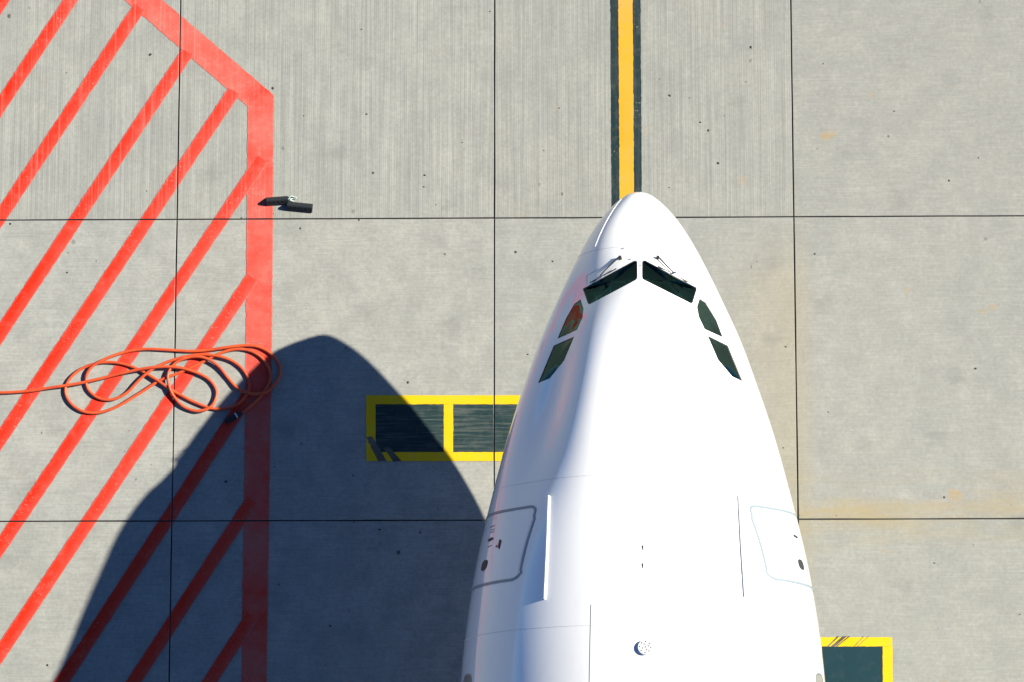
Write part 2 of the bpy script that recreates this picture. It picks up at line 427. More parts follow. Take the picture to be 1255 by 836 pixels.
def yb(name, x0_, y0_, x1_, y1_, z, mat, par, rag=.003): return child_sheet(name, [(x0_, y0_), (x1_, y0_), (x1_, y1_), (x0_, y1_)], z, mat, par, rag=rag)
boxm = tag(empty('stand_box_marking', gnd((540, 525))), 'yellow framed dark marking of two panels half in the aircraft shadow', 'floor marking')
yb('frame_bar', 448.7, 484.6, 720, 495.6, .008, M_YBOX, boxm); yb('frame_bar', 448.9, 554.2, 720, 565.2, .008, M_YBOX, boxm)
yb('frame_bar', 448.7, 495.6, 460.4, 554.2, .008, M_YBOX, boxm); yb('frame_bar', 543.9, 495.6, 555.4, 554.2, .008, M_YBOX, boxm)
yb('frame_bar', 708, 495.6, 720, 554.2, .008, M_YBOX, boxm)
yb('panel', 459.5, 494.8, 545, 555, .004, M_DBOX_WORN, boxm); yb('panel', 554.6, 494.8, 709, 555, .004, M_DBOX_WORN, boxm)
for k, (a, b) in enumerate((((449, 536), (472, 566)), ((470, 549), (490, 566)))):
    child_sheet('tyre_scuff', [a, (a[0] + 7, a[1] - 1), (b[0] + 2, b[1] - 1), (b[0] - 8, b[1])], .0105, M_SCUFF, boxm)
boxr = tag(empty('stand_box_marking', gnd((1040, 830))), 'yellow framed dark green marking with tyre scuffs beside the starboard fuselage', 'floor marking')
yb('frame_bar', 860, 781, 1093.5, 792.4, .008, M_YBOX, boxr); yb('frame_bar', 1081.8, 792.4, 1094, 880, .008, M_YBOX, boxr)
yb('frame_bar', 860, 880, 1094.6, 891, .008, M_YBOX, boxr); yb('panel', 860, 791.8, 1082.5, 881, .004, M_DBOX, boxr)
for (xa, xb, w) in ((1013.5, 1026, 2.2), (1018, 1033, 5.0), (1024, 1040, 2.0), (1046, 1058, .9), (1050, 1064, .8)):
    child_sheet('tyre_scuff', [(xa, 792.6), (xa + w, 792.6), (xb + w, 780), (xb, 780)], .0105, M_SCUFF, boxr, rag=.003)

# ------------------------------------------------------------------ fuselage surface
NX, NY = 2.3057, -0.5380                                           # nose tip over the ground
ks = np.array([0, .12, .35, .7, 1.1, 1.5, 1.9, 2.4, 3.0, 3.8, 4.8, 6, 7.5, 9.5, 12, 16])
kw = np.array([0, 0.295, 0.528, 0.753, 0.953, 1.136, 1.306, 1.513, 1.716, 1.97, 2.221, 2.483, 2.673, 2.763, 2.805, 2.831])
kt = np.array([4.06, 4.664, 4.795, 5.011, 5.313, 5.634, 6.032, 6.26, 6.395, 6.574, 6.805, 7.237, 7.596, 7.773, 7.834, 7.849])
kb = np.array([4.06, 3.943, 3.773, 3.56, 3.342, 3.137, 2.959, 2.732, 2.511, 2.298, 2.19, 2.163, 2.175, 2.175, 2.175, 2.175])
km = np.array([4.06, 4.084, 4.15, 4.267, 4.4, 4.492, 4.585, 4.70, 4.755, 4.828, 4.92, 4.956, 5.0, 5.0, 5.0, 5.0])
def pchip(x, y, q):
    h = np.diff(x); d = np.diff(y) / h; m = np.zeros(len(x)); m[0] = d[0]; m[-1] = d[-1]
    for i in range(1, len(x) - 1):
        if d[i - 1] * d[i] > 0:
            w1 = 2 * h[i] + h[i - 1]; w2 = h[i] + 2 * h[i - 1]; m[i] = (w1 + w2) / (w1 / d[i - 1] + w2 / d[i])
    k = np.clip(np.searchsorted(x, q) - 1, 0, len(x) - 2); t_ = (q - x[k]) / h[k]
    return (1 + 2 * t_) * (1 - t_) ** 2 * y[k] + t_ * (1 - t_) ** 2 * h[k] * m[k] + t_ * t_ * (3 - 2 * t_) * y[k + 1] + t_ * t_ * (t_ - 1) * h[k] * m[k + 1]
RU = np.linspace(0, 4, 801)
def smooth_profile(y, sig):
    v = pchip(np.sqrt(ks), y, RU); n = len(v)
    ext = np.concatenate([2 * v[0] - v[:0:-1], v, 2 * v[-1] - v[-2::-1]])
    g_ = np.exp(-.5 * (np.arange(-80, 81) * (RU[1] / sig)) ** 2); g_ /= g_.sum()
    return np.convolve(ext, g_, 'same')[n - 1:2 * n - 1]
PW, PT, PB, PM = smooth_profile(kw, .05), smooth_profile(kt, .045), smooth_profile(kb, .06), smooth_profile(km, .08)
PW[0] = 0; z0 = PM[0]; PT[0] = z0; PB[0] = z0
SWEEP = .434
def prof(P, q): return np.interp(np.sqrt(np.clip(q, 0, 16)), RU, P)
def surf(q, th):
    q, th = np.broadcast_arrays(np.asarray(q, float), np.asarray(th, float))
    W, T, Bm, M_ = prof(PW, q), prof(PT, q), prof(PB, q), prof(PM, q)
    c, sn = np.cos(th), np.sin(th)
    td = np.degrees(np.arctan2(np.abs(sn), np.abs(c)))              # flattened cockpit sides, flat-topped hood
    g_ = np.exp(-((q - 3.3) / 1.5) ** 2); h_ = np.exp(-((q - .85) / .75) ** 2)
    sh = 1 - g_ * .13 * np.exp(-((td - 38) / 17) ** 2) + g_ * .03 * np.exp(-((td - 66) / 13) ** 2) + h_ * .08 * np.exp(-((td - 52) / 20) ** 2)
    sh = np.where(sn > 0, sh, 1.0)
    X = W * c
    qs = np.clip(q - SWEEP * (np.sqrt(X * X + .09) - .3) * 1.25 * np.exp(-((q - 1.9) / 1.3) ** 2), 0, None)
    T2 = np.maximum(prof(PT, qs), M_ + .0)
    tail = np.clip((q - 42) / 18, 0, 1)
    Z = np.where(sn >= 0, M_ + (T2 - M_) * sn * sh, M_ + (M_ - Bm) * sn)
    k = 1 - tail ** 1.6 * .93
    X = X * sh * k; Z = (Z - 7.844) * k + 7.844 - tail * .35
    return np.stack([NX + X, NY - q, Z], -1)
plane = tag(empty('airliner', (NX, NY - 6.7, 0)), 'white wide-body passenger airliner seen over its nose, parked on concrete', 'airplane')
PINV = Matrix.Translation(-Vector(plane.location))
def padd(o, parent=plane):
    o.parent = parent
    if parent is plane: o.matrix_parent_inverse = PINV
    else: o.matrix_parent_inverse = parent.matrix_parent_inverse.copy() if False else Matrix.Identity(4)
    return o
def sub(o, part):                                                   # a sub-part given in world metres
    o.parent = part; o.matrix_parent_inverse = Matrix.Identity(4); return o

qs_ = np.concatenate([np.linspace(0, 3.1, 200)[1:] ** 2, np.linspace(9.9, 16, 14), np.linspace(18, 42, 13), np.linspace(43.5, 60, 12)])
NT_ = 144
ths = 2 * np.pi * np.arange(NT_) / NT_ + math.pi / 2
G = surf(qs_[:, None], ths[None, :])
verts = [(NX, NY, z0)] + [tuple(p) for p in G.reshape(-1, 3)]
faces = []
for k in range(NT_): faces.append((0, 1 + (k + 1) % NT_, 1 + k))
nq = len(qs_)
for i in range(nq - 1):
    for k in range(NT_):
        k2 = (k + 1) % NT_
        faces.append((1 + i * NT_ + k, 1 + i * NT_ + k2, 1 + (i + 1) * NT_ + k2, 1 + (i + 1) * NT_ + k))
faces.append(tuple(1 + (nq - 1) * NT_ + k for k in range(NT_)))
fus = mesh_obj('fuselage', verts, faces, M_WHITE, None, smooth=True)
bm = bmesh.new(); bm.from_mesh(fus.data); bmesh.ops.recalc_face_normals(bm, faces=bm.faces); bm.to_mesh(fus.data)
bvh = BVHTree.FromBMesh(bm)
bm.verts.ensure_lookup_table(); bm.faces.ensure_lookup_table(); bm.normal_update()
VN = [v.normal.copy() for v in bm.verts]; VC = [v.co.copy() for v in bm.verts]; FV = [[v.index for v in f.verts] for f in bm.faces]
bm.free()
def smooth_normal(p):
    loc, nrm, idx, d = bvh.find_nearest(p)
    acc = Vector((0, 0, 0))
    for vi in FV[idx]:
        acc += VN[vi] / ((VC[vi] - loc).length + 1e-3)
    return acc.normalized()
def cast(px):
    d = Vector(px_ray(px)); loc, nrm, idx, dist = bvh.ray_cast(Vector(CC), d)
    if loc is None: return None
    return loc, smooth_normal(loc)
def onsurf(q, side, z):                                              # point at station q, height z, side -1 port / +1 starboard
    lo, hi = -math.pi / 2, math.pi / 2
    for _ in range(40):
        mid = (lo + hi) / 2
        if surf(q, mid)[2] < z: lo = mid
        else: hi = mid
    p = surf(q, (lo + hi) / 2); p = Vector((NX + side * (p[0] - NX), p[1], p[2]))
    return p, smooth_normal(p)

# ------------------------------------------------------------------ cockpit windows
WINS = [
 ('windshield', M_GLASS, [(714.2, 353.9), (777.0, 319.6), (779.6, 319.2), (780.9, 320.8), (781.1, 339.3), (780.5, 341.8), (778.4, 343.6), (723.0, 372.9), (720.9, 372.4), (720.0, 370.8)]),
 ('windshield', M_GLASS, [(787.0, 321.0), (788.2, 319.3), (790.6, 319.2), (853.4, 352.3), (854.0, 354.2), (849.0, 370.6), (847.6, 371.9), (845.6, 371.3), (789.8, 343.2), (787.6, 341.6), (787.0, 339.4)]),
 ('side_window', M_GLASS2, [(703.8, 372.6), (711.4, 367.0), (715.2, 378.4), (713.9, 389.3), (707.2, 404.4), (683.3, 415.2), (686.3, 407.7), (693.8, 390.1)]),
 ('side_window', M_GLASS2, [(678.7, 423.6), (703.8, 412.4), (691.3, 442.0), (673.7, 463.8), (659.5, 469.7)]),
 ('side_window', M_GLASS2, [(857.5, 366.1), (865.0, 371.0), (878.0, 392.6), (885.9, 413.5), (863.5, 403.3), (856.4, 388.3), (854.3, 376.4)]),
 ('side_window', M_GLASS2, [(867.2, 411.5), (892.0, 423.4), (910.7, 467.9), (897.3, 461.5), (880.1, 441.0)]),
]
cut_me = bpy.data.meshes.new('cutter'); cbm = bmesh.new(); pane_jobs = []
for name, mat, pts in WINS:
    ring = []
    for k in range(len(pts)):
        a, b = np.array(pts[k]), np.array(pts[(k + 1) % len(pts)]); m = max(1, int(np.linalg.norm(b - a) / 6))
        for s in range(m): ring.append(a + (b - a) * s / m)
    cs = [cast(p) for p in ring]
    P = [c[0] for c in cs]; N = [c[1] for c in cs]
    nav = sum(N, Vector()).normalized()
    area = sum((P[k].cross(P[(k + 1) % len(P)]) for k in range(len(P))), Vector())
    if area.dot(nav) < 0: P.reverse(); N.reverse()
    vo_ = [cbm.verts.new(p + nav * .10) for p in P]; vi_ = [cbm.verts.new(p - nav * .14) for p in P]
    cbm.faces.new(vo_); cbm.faces.new(list(reversed(vi_)))
    for k in range(len(P)):
        k2 = (k + 1) % len(P); cbm.faces.new((vo_[k], vi_[k], vi_[k2], vo_[k2]))
    pane_jobs.append((name, mat, P, N, nav))
bmesh.ops.recalc_face_normals(cbm, faces=cbm.faces)
for f in cbm.faces: f.material_index = 0
cbm.to_mesh(cut_me); cbm.free()
cut_me.materials.append(M_SEAM)
cutter = bpy.data.objects.new('cutter', cut_me); COL.objects.link(cutter)
# the inner lining of the flight deck, a second shell inside the skin
lq = np.linspace(1.02, 4.6, 60); lt = np.linspace(-.25 * math.pi, 1.25 * math.pi, 90)
LG = surf(lq[:, None], lt[None, :])
ctr = np.stack([np.full_like(lq, NX), NY - lq, prof(PM, lq)], -1)[:, None, :]
LG = ctr + (LG - ctr) * (1 - .07 / np.maximum(np.linalg.norm(LG - ctr, axis=-1, keepdims=True), .1))
lv = [tuple(p) for p in LG.reshape(-1, 3)]; lf = []
for i in range(59):
    for k in range(89): lf.append((i * 90 + k, i * 90 + k + 1, (i + 1) * 90 + k + 1, (i + 1) * 90 + k))
M_LINING = plain('flight deck lining', (.06, .075, .075), .8)
lining = mesh_obj('flight_deck_lining', lv, lf, M_LINING, None, True)
def cut(ob, solver):
    md = ob.modifiers.new('cut', 'BOOLEAN'); md.operation = 'DIFFERENCE'; md.object = cutter; md.solver = solver
    try: md.material_mode = 'TRANSFER'
    except Exception: pass
    dg = bpy.context.evaluated_depsgraph_get(); dg.update()
    me = bpy.data.meshes.new_from_object(ob.evaluated_get(dg)); ob.modifiers.clear()
    names = [m.name if m else '' for m in me.materials]
    b = bmesh.new(); b.from_mesh(me)
    bad = [f for f in b.faces if names[f.material_index] == M_SEAM.name]
    bmesh.ops.delete(b, geom=bad, context='FACES')
    loose = [v for v in b.verts if not v.link_faces]; bmesh.ops.delete(b, geom=loose, context='VERTS')
    for f in b.faces: f.material_index = 0; f.smooth = True
    b.to_mesh(me); b.free()
    keep = ob.data.materials[0]; me.materials.clear(); me.materials.append(keep)
    me.name = ob.name; ob.data = me
    return len(bad)
cut(fus, 'EXACT')
# lining: drop the faces that lie behind a window
def inside_win(p):
    for name, mat, P, N, nav in pane_jobs:
        c = sum(P, Vector()) / len(P)
        if (p - c).length > .8: continue
        u = (P[0] - c); u = (u - nav * u.dot(nav)).normalized(); w = nav.cross(u)
        x, y = (p - c).dot(u), (p - c).dot(w); ins = False
        for k in range(len(P)):
            ax_, ay = (P[k] - c).dot(u) * 1.06, (P[k] - c).dot(w) * 1.06; bx, by = (P[k - 1] - c).dot(u) * 1.06, (P[k - 1] - c).dot(w) * 1.06
            if (ay > y) != (by > y) and x < (bx - ax_) * (y - ay) / (by - ay) + ax_: ins = not ins
        if ins and abs((p - c).dot(nav)) < .3: return True
    return False
b = bmesh.new(); b.from_mesh(lining.data)
bmesh.ops.delete(b, geom=[f for f in b.faces if inside_win(f.calc_center_median())], context='FACES')
b.to_mesh(lining.data); b.free(); padd(lining)
bpy.data.objects.remove(cutter)
fus.data.normals_split_custom_set_from_vertices([smooth_normal(v.co) for v in fus.data.vertices])
padd(fus)
for name, mat, P, N, nav in pane_jobs:
    n = len(P); c = sum(P, Vector()) / n
    g_ = .017
    inner = []
    for k in range(n):
        d1 = (P[k] - P[k - 1]).normalized(); d2 = (P[(k + 1) % n] - P[k]).normalized()
        n1 = nav.cross(d1); n2 = nav.cross(d2); bis = (n1 + n2)
        bis = bis.normalized() / max(.5, math.sqrt(max(.05, (1 + n1.dot(n2)) / 2)))
        inner.append(P[k] + bis * g_ - nav * .009)
    V = [p - nav * .0 for p in P] + inner + [p - nav * .06 for p in inner]
    Fc = [(k, (k + 1) % n, n + (k + 1) % n, n + k) for k in range(n)] + [(n + k, n + (k + 1) % n, 2 * n + (k + 1) % n, 2 * n + k) for k in range(n)]
    pv = [p + nav * .002 for p in inner]; cc_ = sum(pv, Vector()) / n
    cl, cn, _, _ = bvh.find_nearest(cc_)
    pane = padd(mesh_obj(name, pv + [cc_ + (cl - cc_) * .55], [(k, (k + 1) % n, n) for k in range(n)], mat, None, name != 'windshield'))
    sub(mesh_obj('gasket', V, Fc, M_GASKET), pane)
    pane_n = nav
# flight deck behind the glass
def part_box(name, c, s, mat, bevel=.02, rot=None):
    b_ = bmesh.new(); bm_box(b_, c, s, rot, bevel); return padd(bm_obj(name, b_, mat))
part_box('glareshield', (NX, NY - 1.80, 5.12), (1.3, .5, .10), M_DARK, .03, Matrix.Rotation(math.radians(-8), 3, 'X') if False else None)
part_box('instrument_panel', (NX, NY - 2.0, 4.86), (1.5, .08, .46), M_DARK)
part_box('pedestal', (NX, NY - 2.45, 4.62), (.42, .8, .5), M_COCK)
part_box('deck_floor', (NX, NY - 3.3, 4.33), (2.1, 2.2, .05), M_COCK, 0)
part_box('bulkhead', (NX, NY - 4.35, 5.1), (2.3, .05, 1.5), M_COCK, 0)
part_box('overhead_panel', (NX, NY - 2.9, 5.98), (.5, .5, .06), M_COCK)
for s in (-1, 1):
    part_box('side_console', (NX + s * 1.0, NY - 2.7, 4.72), (.25, 1.0, .5), M_COCK)
    b_ = bmesh.new()
    bm_box(b_, (NX + s * .53, NY - 2.72, 4.80), (.50, .48, .14), None, .04); bm_box(b_, (NX + s * .53, NY - 2.98, 5.16), (.48, .13, .66), None, .05)
    bm_box(b_, (NX + s * .53, NY - 3.0, 5.52), (.26, .10, .16), None, .03); bm_box(b_, (NX + s * .53, NY - 2.72, 4.55), (.3, .3, .4), None, .02)
    padd(bm_obj('pilot_seat', b_, M_SEAT))
# clip frame lying behind the port windshield
poly_ = [(730.0, 366.0), (727.2, 356.8), (746.2, 352.2), (747.2, 357.6)]
vp = []
for p in poly_:
    loc, nr = cast(p) if cast(p) else (None, None)
    if loc is None:
        d = Vector(px_ray(p)); nav = pane_jobs[0][4]; c = sum(pane_jobs[0][2], Vector()) / len(pane_jobs[0][2]); tt = (c - Vector(CC)).dot(nav) / d.dot(nav); loc = Vector(CC) + d * tt
    vp.append(loc - pane_jobs[0][4] * .05)
vv_, ff_ = tube_geo(vp, .007, 6); padd(mesh_obj('sun_visor_frame', vv_, ff_, M_TEAL))

# ------------------------------------------------------------------ strips and fittings on the skin
def strip(name, PN, width, lift, mat, thick=0.0, closed=False):
    """ribbon that follows the skin; thick > 0 gives it side walls"""
    n = len(PN); V, Fc = [], []
    for k in range(n):
        p, nr = PN[k]
        a = PN[(k - 1) % n if closed else max(k - 1, 0)][0]; b_ = PN[(k + 1) % n if closed else min(k + 1, n - 1)][0]
        tg = (b_ - a).normalized(); sd_ = nr.cross(tg).normalized()
        top = nr * (lift + thick)
        V += [p + sd_ * width / 2 + nr * (lift if thick else -.004), p + sd_ * width / 2 + top, p - sd_ * width / 2 + top, p - sd_ * width / 2 + nr * (lift if thick else -.004)]
        if thick: V[-4] = p + sd_ * width / 2 - nr * .01; V[-1] = p - sd_ * width / 2 - nr * .01
    m = n if closed else n - 1
    for k in range(m):
        k2 = (k + 1) % n
        for e_ in range(3): Fc.append((k * 4 + e_, k2 * 4 + e_, k2 * 4 + e_ + 1, k * 4 + e_ + 1))
    if not closed:
        Fc.append((3, 2, 1, 0)); q_ = (n - 1) * 4; Fc.append((q_, q_ + 1, q_ + 2, q_ + 3))
    o = mesh_obj(name, V, Fc, mat)
    b2 = bmesh.new(); b2.from_mesh(o.data); bmesh.ops.recalc_face_normals(b2, faces=b2.faces); b2.to_mesh(o.data); b2.free()
    return o
def castpath(pts, n=8):
    out = []
    for k in range(len(pts) - 1):
        a, b_ = np.array(pts[k]), np.array(pts[k + 1])
        for s in range(n): 
            c = cast(a + (b_ - a) * s / n)
            if c: out.append(c)
    c = cast(pts[-1])
    if c: out.append(c)
    return out
QF, QA, ZTOP, ZSILL = 5.11, 6.20, 6.43, 4.45
def door_path(side, ztf, zta, r=.13):
    pts = []
    zt_at = lambda q: ztf + (zta - ztf) * (q - QF) / (QA - QF)
    for z in np.linspace(ZSILL + r, ztf - r, 24): pts.append((QF, z))
    for a in np.linspace(0, math.pi / 2, 7)[1:]: pts.append((QF + r - r * math.cos(a), zt_at(QF) - r + r * math.sin(a)))
    for q in np.linspace(QF + r, QA - r, 12)[1:]: pts.append((q, zt_at(q)))
    for a in np.linspace(0, math.pi / 2, 7)[1:]: pts.append((QA - r + r * math.sin(a), zt_at(QA) - r + r * math.cos(a)))
    for z in np.linspace(zta - r, ZSILL + r, 24)[1:]: pts.append((QA, z))
    for a in np.linspace(0, math.pi / 2, 5)[1:]: pts.append((QA - r + r * math.cos(a), ZSILL + r - r * math.sin(a)))
    for q in np.linspace(QA - r, QF + r, 8)[1:]: pts.append((q, ZSILL))
    for a in np.linspace(0, math.pi / 2, 5)[1:-1]: pts.append((QF + r - r * math.sin(a), ZSILL + r - r * math.cos(a)))
    return [onsurf(q, side, z) for q, z in pts]
def oval(name, q, side, z, dq, dz, lift, mat, n=20, sq=2.6):
    c = onsurf(q, side, z); P = []
    for k in range(n):
        a = 2 * math.pi * k / n
        ca, sa = math.cos(a), math.sin(a)
        p, nr = onsurf(q + dq * math.copysign(abs(ca) ** (2 / sq), ca), side, z + dz * math.copysign(abs(sa) ** (2 / sq), sa))
        P.append((p, nr))
    V = [p + nr * lift for p, nr in P] + [c[0] + c[1] * lift] + [p - nr * .01 for p, nr in P]
    Fc = [(k, (k + 1) % n, n) for k in range(n)] + [(k, n + 1 + k, n + 1 + (k + 1) % n, (k + 1) % n) for k in range(n)]
    o = mesh_obj(name, V, Fc, mat, None, False)
    b2 = bmesh.new(); b2.from_mesh(o.data); bmesh.ops.recalc_face_normals(b2, faces=b2.faces); b2.to_mesh(o.data); b2.free()
    return o, [p for p, nr in P], P
M_PANE = plain('cabin window pane', (.05, .055, .055), .12, 0, .6, .3)
for side in (-1, 1):
    # door skin, a thin panel standing 2 mm proud
    zs = np.linspace(ZSILL + .03, 1, 2)
    V, Fc = [], []
    nqd, nzd = 10, 20
    for i in range(nqd + 1):
        q = QF + .03 + (QA - QF - .06) * i / nqd
        zt_ = 6.38 + .22 * (q - QF) / (QA - QF) - .03
        for k in range(nzd + 1):
            p, nr = onsurf(q, side, ZSILL + .03 + (zt_ - ZSILL - .03) * k / nzd); V.append(p + nr * .002)
    for i in range(nqd):
        for k in range(nzd): Fc.append((i * (nzd + 1) + k, (i + 1) * (nzd + 1) + k, (i + 1) * (nzd + 1) + k + 1, i * (nzd + 1) + k + 1))
    door = mesh_obj('door', V, Fc, M_WHITE, None, True)
    b2 = bmesh.new(); b2.from_mesh(door.data); bmesh.ops.recalc_face_normals(b2, faces=b2.faces)
    if (b2.faces[:][100].normal.x > 0) != (side > 0): bmesh.ops.reverse_faces(b2, faces=b2.faces)
    b2.to_mesh(door.data); b2.free()
    door.data.normals_split_custom_set_from_vertices([smooth_normal(v.co) for v in door.data.vertices])
    padd(door)
    sub(strip('outline', door_path(side, 6.38, 6.60), .042, .006, M_OUTLINE, 0, True), door)
    w_, _, _ = oval('door_window', 5.90, side, 5.74, .078, .095, .010, M_DARK); sub(w_, door)
    h0 = castpath([(599.4, 662.6), (604.2, 660.0)] if side < 0 else [(972.2, 656.6), (976.4, 659.2)], 3)
    sub(strip('handle', h0, .028, .0, M_DARK, .02), door)
    # rain gutter over the door
    gp = castpath([(673.4, 608.0), (671.0, 672), (668.0, 735.0)] if side < 0 else [(904.2, 608.0), (907.6, 670), (911.6, 732.0)], 12)
    padd(strip('rain_gutter', gp, .014, 0, M_WHITE, .035))
    # cabin windows further aft
    for k in range(22):
        q = 7.62 + .533 * k
        o_, ring_, rp = oval('cabin_window', q, side, 5.80, .125, .185, .004, M_GREYW, 20, 2.8); padd(o_)
        sub(strip('window_frame', rp, .022, .006, M_STEEL, 0, True), o_)
# placards on the port door
pl = castpath([(610.6, 671.4), (613.0, 661.4)], 4)
o_ = padd(strip('red_placard', pl, .035, .008, M_REDM))
pl = castpath([(612.0, 673.0), (614.4, 662.6)], 4); padd(strip('placard_bar', pl, .012, .012, M_DARK))
pl = castpath([(607.9, 670.8), (609.2, 668.4)], 3); padd(strip('placard_bar', pl, .012, .012, M_DARK))
for a, b_ in (((601.8, 650.0), (606.6, 648.4)), ((601.2, 653.0), (606, 651.4)), ((600.4, 646.6), (606.8, 644.2)), ((598.2, 671), (602.4, 668.2))):
    pl = castpath([a, b_], 3); padd(strip('placard_bar', pl, .012, .008, M_OUTLINE))
# skin seams
for pts, w_ in ((((724.2, 741), (723.0, 790), (722.2, 836)), .009), (((733.0, 330.0), (719.2, 338.0)), .006), (((719.2, 338), (719.4, 349)), .006)):
    padd(strip('skin_seam', castpath(pts, 10), w_, .002, M_SEAM))
M_SEAM2 = plain('pale seam', (.56, .58, .60), .4)
for q in (1.06, 4.72, 6.95, 9.2):
    PN = []
    for a in np.linspace(-.2, math.pi + .2, 70):
        p = Vector(surf(q, a)); PN.append((p, smooth_normal(p)))
    padd(strip('skin_seam', PN, .007, .0015, M_SEAM2))
# lightning strips on the radome
for side in (-1, 1):
    for a0_ in (.80,):
        PN = []
        for q in np.linspace(.18, 1.0, 24):
            th = math.pi / 2 + side * (-1) * (math.pi / 2 - (a0_ * 1.0 + .0 * q)) if False else (math.pi - a0_ if side < 0 else a0_)
            p = Vector(surf(q, th)); PN.append((p, smooth_normal(p)))
        padd(strip('lightning_strip', PN, .014, 0, M_WHITE, .009))
# windscreen wipers: arm, pivot and blade
for arm, blade in ((((760.6, 317.4), (757.8, 318.4), (741, 335.0), (735.5, 342.2)), ((724, 347.6), (756, 330.6))), (((805.4, 317.2), (808, 319.0), (818, 330.0), (824.8, 336.4)), ((806, 327.6), (842, 346.6)))):
    def lift_pts(pts, h):
        out = []
        for p in pts:
            c = cast(p)
            if c is None:
                d = Vector(px_ray(p)); l, nr_, i_, _ = bvh.find_nearest(Vector(gnd(p, 5.4))); c = (l, nr_)
            out.append(c[0] + c[1] * h)
        return out
    wv, wf = tube_geo(lift_pts(arm, .035), [.016, .013, .010, .008], 8)
    wip = padd(mesh_obj('wiper', wv, wf, M_DARK, None, True))
    wv, wf = tube_geo(lift_pts(blade, .022), .009, 6); sub(mesh_obj('blade', wv, wf, M_DARK), wip)
    pc = lift_pts([arm[0]], 0)[0]; nr_ = smooth_normal(pc)
    wv, wf = tube_geo([pc - nr_ * .02, pc + nr_ * .05], .024, 12); sub(mesh_obj('pivot', wv, wf, M_DARK), wip)
    j = lift_pts([arm[3]], .03)[0]
    wv, wf = tube_geo([j - Vector((.03, 0, 0)), j + Vector((.03, .01, .01))], .014, 8); sub(mesh_obj('blade_clip', wv, wf, M_STEEL), wip)
for p in ((772.6, 318.2), (794.6, 318.0), (764.0, 305.0), (785.2, 326.0)):
    c = cast(p)
    if c:
        wv, wf = tube_geo([c[0] - c[1] * .01, c[0] + c[1] * .018], .010, 8); padd(mesh_obj('washer_jet', wv, wf, M_STEEL))
# crown fittings
for p in ((789.0, 671.6), (788.8, 693.6)):
    c = cast(p); a = c[0]
    b_ = bmesh.new(); bm_box(b_, (0, 0, 0), (.016, .085, .012), None, .004)
    o_ = bm_obj('drain_mast', b_, M_WHITE); o_.data.transform(Matrix.Translation(a + c[1] * .006)); padd(o_)
    wv, wf = tube_geo([a + Vector((-.012, .035, .0)), a + Vector((-.012, -.035, .008))], .007, 6); sub(mesh_obj('tip', wv, wf, M_DARK), o_)
c = cast((790.8, 794.0)); nr = c[1]; zq = nr.to_track_quat('Z', 'Y').to_matrix()
def disc(r0, r1, h0, h1, n=40):
    V = []
    for r, h in ((r0, h0), (r0, h1 - .006), (r0 - .006, h1), (r1, h1)):
        for k in range(n):
            a = 2 * math.pi * k / n; V.append(c[0] + zq @ Vector((r * math.cos(a), r * math.sin(a), h)))
    Fc = [(r * n + k, r * n + (k + 1) % n, (r + 1) * n + (k + 1) % n, (r + 1) * n + k) for r in range(3) for k in range(n)] + [tuple(3 * n + k for k in range(n))]
    return V, Fc
V, Fc = disc(.108, .09, -.02, .045); dm = padd(mesh_obj('antenna_disc', V, Fc, plain('antenna grey white', (.62, .65, .66), .5)))
for k in range(13):
    r, a = ((.078, 2 * math.pi * k / 8) if k < 8 else (.045, 2 * math.pi * (k - 8) / 4 + .4)) if k < 12 else (0, 0)
    p = c[0] + zq @ Vector((r * math.cos(a), r * math.sin(a), .046))
    wv, wf = tube_geo([p - nr * .004, p + nr * .002], .0105, 8); sub(mesh_obj('screw', wv, wf, M_DARK), dm)

# ------------------------------------------------------------------ the rest of the airframe, out of frame: gear, wings, tail
def wheel(x, y, r, w, par):
    b_ = bmesh.new()
    prof_ = [(r * .45, -w / 2), (r * .9, -w / 2), (r, -w * .3), (r, w * .3), (r * .9, w / 2), (r * .45, w / 2)]
    V, Fc = [], []; n = 28
    for rr_, xx in prof_:
        for k in range(n):
            a = 2 * math.pi * k / n; V.append((x + xx, y + rr_ * math.cos(a), r + rr_ * math.sin(a)))
    for i in range(5):
        for k in range(n): Fc.append((i * n + k, i * n + (k + 1) % n, (i + 1) * n + (k + 1) % n, (i + 1) * n + k))
    Fc.append(tuple(range(n))); Fc.append(tuple(5 * n + k for k in range(n)))
    b_.free(); o = mesh_obj('wheel', V, Fc, M_RUBBER, None, True)
    return sub(o, par)
def gear(x, q, top, wheels, r, w):
    y = NY - q
    V, Fc = tube_geo([(x, y, r), (x, y, r + .3), (x, y, top)], [.10, .13, .16], 14)
    g_ = padd(mesh_obj('landing_gear', V, Fc, M_STEEL, None, True))
    for dx, dy in wheels:
        wheel(x + dx, y + dy, r, w, g_)
        V, Fc = tube_geo([(x, y + dy, r), (x + dx, y + dy, r)], .07, 8); sub(mesh_obj('axle', V, Fc, M_STEEL), g_)
    if any(dy for _, dy in wheels):
        V, Fc = tube_geo([(x, y + min(d for _, d in wheels), r), (x, y + max(d for _, d in wheels), r)], .1, 8); sub(mesh_obj('bogie', V, Fc, M_STEEL), g_)
gear(NX, 6.7, 2.6, [(-.36, 0), (.36, 0)], .53, .36)
for s in (-1, 1): gear(NX + s * 5.3, 31.5, 3.6, [(-.6, -.95), (.6, -.95), (-.6, .95), (.6, .95)], .69, .52)
